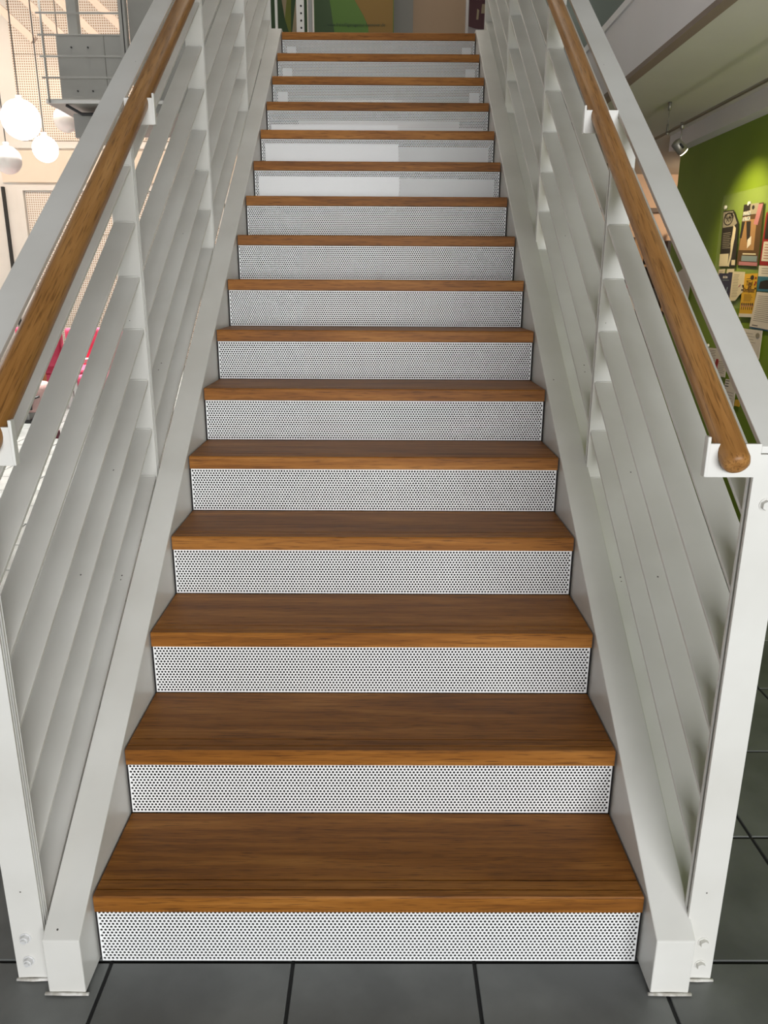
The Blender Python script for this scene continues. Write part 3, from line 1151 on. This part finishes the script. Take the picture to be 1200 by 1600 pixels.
f.lines(PBRN, .25, .6, .11, .16, 2, .012)
f.word('Tand', .04, PBRN, .50, .27)
f.word('am', .035, PBRN, .55, .345)
f.word('Kirchplatz', .036, PBRN, .50, .42)
f.lines(PBRN, .2, .85, .48, .62, 6, .010)
for k in range(6):
    u = .08 + k * .15
    f.mark('figure_print', PBLACK, [(u, .68), (u + .07, .67), (u + .10, .72), (u + .06, .76), (u + .05, .83), (u + .02, .83), (u + .03, .75)])
    f.mark('figure_print', PPINK, [(u + .03, .72), (u + .07, .72), (u + .07, .76), (u + .04, .77)], 2)
for u, v in ((.06, .27), (.09, .30), (.03, .37), (.92, .10), (.95, .2), (.90, .25), (.97, .34)):
    f.oval('figure_print', PRED if v < .26 else PBLACK, u, v, .05, .022)
f.rect('white_strip', PAPER, 0, .92, 1, 1)
f.lines(TXT, .1, .8, .955, .955, 1, .02, 2)
f = Flyer([(1190, 415), (1240, 417), (1236, 457), (1187, 455)], PAPER, 'white and blue card with a dark house photo, right edge of the board', .005)
f.lines(TXT, .1, .9, .10, .28, 3, .02)
f.rect('blue_print', PBLUE, 0, .42, 1, 1)
f.mark('house_photo', PBLACK, [(.06, .9), (.10, .62), (.3, .55), (.9, .62), (.9, .9)], 2)
f = Flyer([(1187, 456), (1226, 459), (1214, 517), (1175, 510)], PAPER, 'large white notice sheet with grey text lines pinned below the house card', .006)
f.lines(TXT, .1, .85, .10, .80, 14, .012)
f.lines(TXT, .1, .4, .93, .93, 1, .03)
f = Flyer([(1190, 460), (1236, 462), (1218, 520), (1174, 513)], PBLUE, 'blue backing card showing under the large white notice sheet', .002)
f = Flyer([(1158, 512), (1195, 517), (1189, 562), (1151, 554)], PAPER, 'white letter with a grey oval seal, below the yellow flyer', .003)
f.lines(TXT, .12, .8, .15, .85, 8, .012)
f.oval('seal', PGREY, .85, .18, .08, .09)
f = Flyer([(1109, 543), (1140, 546), (1136, 590), (1106, 584)], PAPER, 'white notice with a red running figure, seen between handrail and top rail', .003)
f.lines(TXT, .08, .45, .08, .5, 8, .016)
f.lines(TXT, .6, .95, .45, .85, 7, .016)
f.mark('red_figure', PRED, [(.50, .38), (.60, .38), (.62, .50), (.58, .64), (.60, .95), (.52, .95), (.50, .78), (.42, .92), (.36, .88), (.44, .62)])
f = Flyer([(1137, 592), (1152, 594), (1150, 615), (1133, 612)], PAPER, 'small white slip with black scribble between handrail and top rail', .002)
f.lines(PBLACK, .05, .5, .1, .9, 5, .06)
f = Flyer([(1138, 604), (1153, 607), (1149, 640), (1132, 632)], PAPER, 'white slip with printed lines lowest between handrail and top rail', .004)
f.lines(TXT, .2, .9, .25, .8, 5, .02)
f = Flyer([(1152, 624), (1160, 625), (1158, 636), (1150, 634)], PYEL, 'small yellow note low on the green wall', .002)
f = Flyer([(1059, 428), (1072, 418), (1082, 440), (1076, 478)], PAPER, 'pale blank sheet alone on the green wall behind the top rail', .003)

# rack with books at the end of the passage
sh = empty('book_rack', (2.55, 6.3, 0), 'dark book rack with two boards at the end of the passage, behind the right slats', 'shelf')
bx('cabinet', PBRN, sh, -.36, .36, .12, .40, 0, .9)
for z in (1.19, 1.60):
    bx('shelf_board', PTAN, sh, -.335, .335, .05, .38, z - .02, z)
for x in (-.36, .335):
    bx('upright', PTAN, sh, x, x + .025, .05, .40, .9, 1.95)
bx('back_board', PBRN, sh, -.335, .335, .38, .40, .9, 1.62)
NTH = ['leftmost', 'second from left', 'third from left', 'fourth from left', 'fifth from left', 'rightmost']
for z, row, cols in ((1.19, 'lower', ((PTAN, 'tan'), (PRED, 'red'), (CREAM, 'cream'), (PBRN, 'brown'), (PBLACK, 'black'), (PTAN, 'tan'))),
                     (1.60, 'upper', ((PBRN, 'brown'), (PNAVY, 'navy'), (PTAN, 'tan'), (PBLACK, 'black'), (PPINK, 'pink'), (PBLACK, 'black')))):
    x = 2.55 - .31
    for q, (m_, cn) in enumerate(cols):
        w = .055 + .02 * ((q * 7) % 3)
        h = .19 + .03 * ((q * 5) % 4)
        bm = bmesh.new()
        box(bm, -w / 2, w / 2, 0, .17, 0, h, bev=.003)
        o = obj('book', bm, m_, None, (x + w / 2, 6.40, z))
        tag(o, '%s book standing %s on the %s board of the dark rack' % (cn, NTH[q], row), 'book', 'books in the passage rack')
        x += w + .03
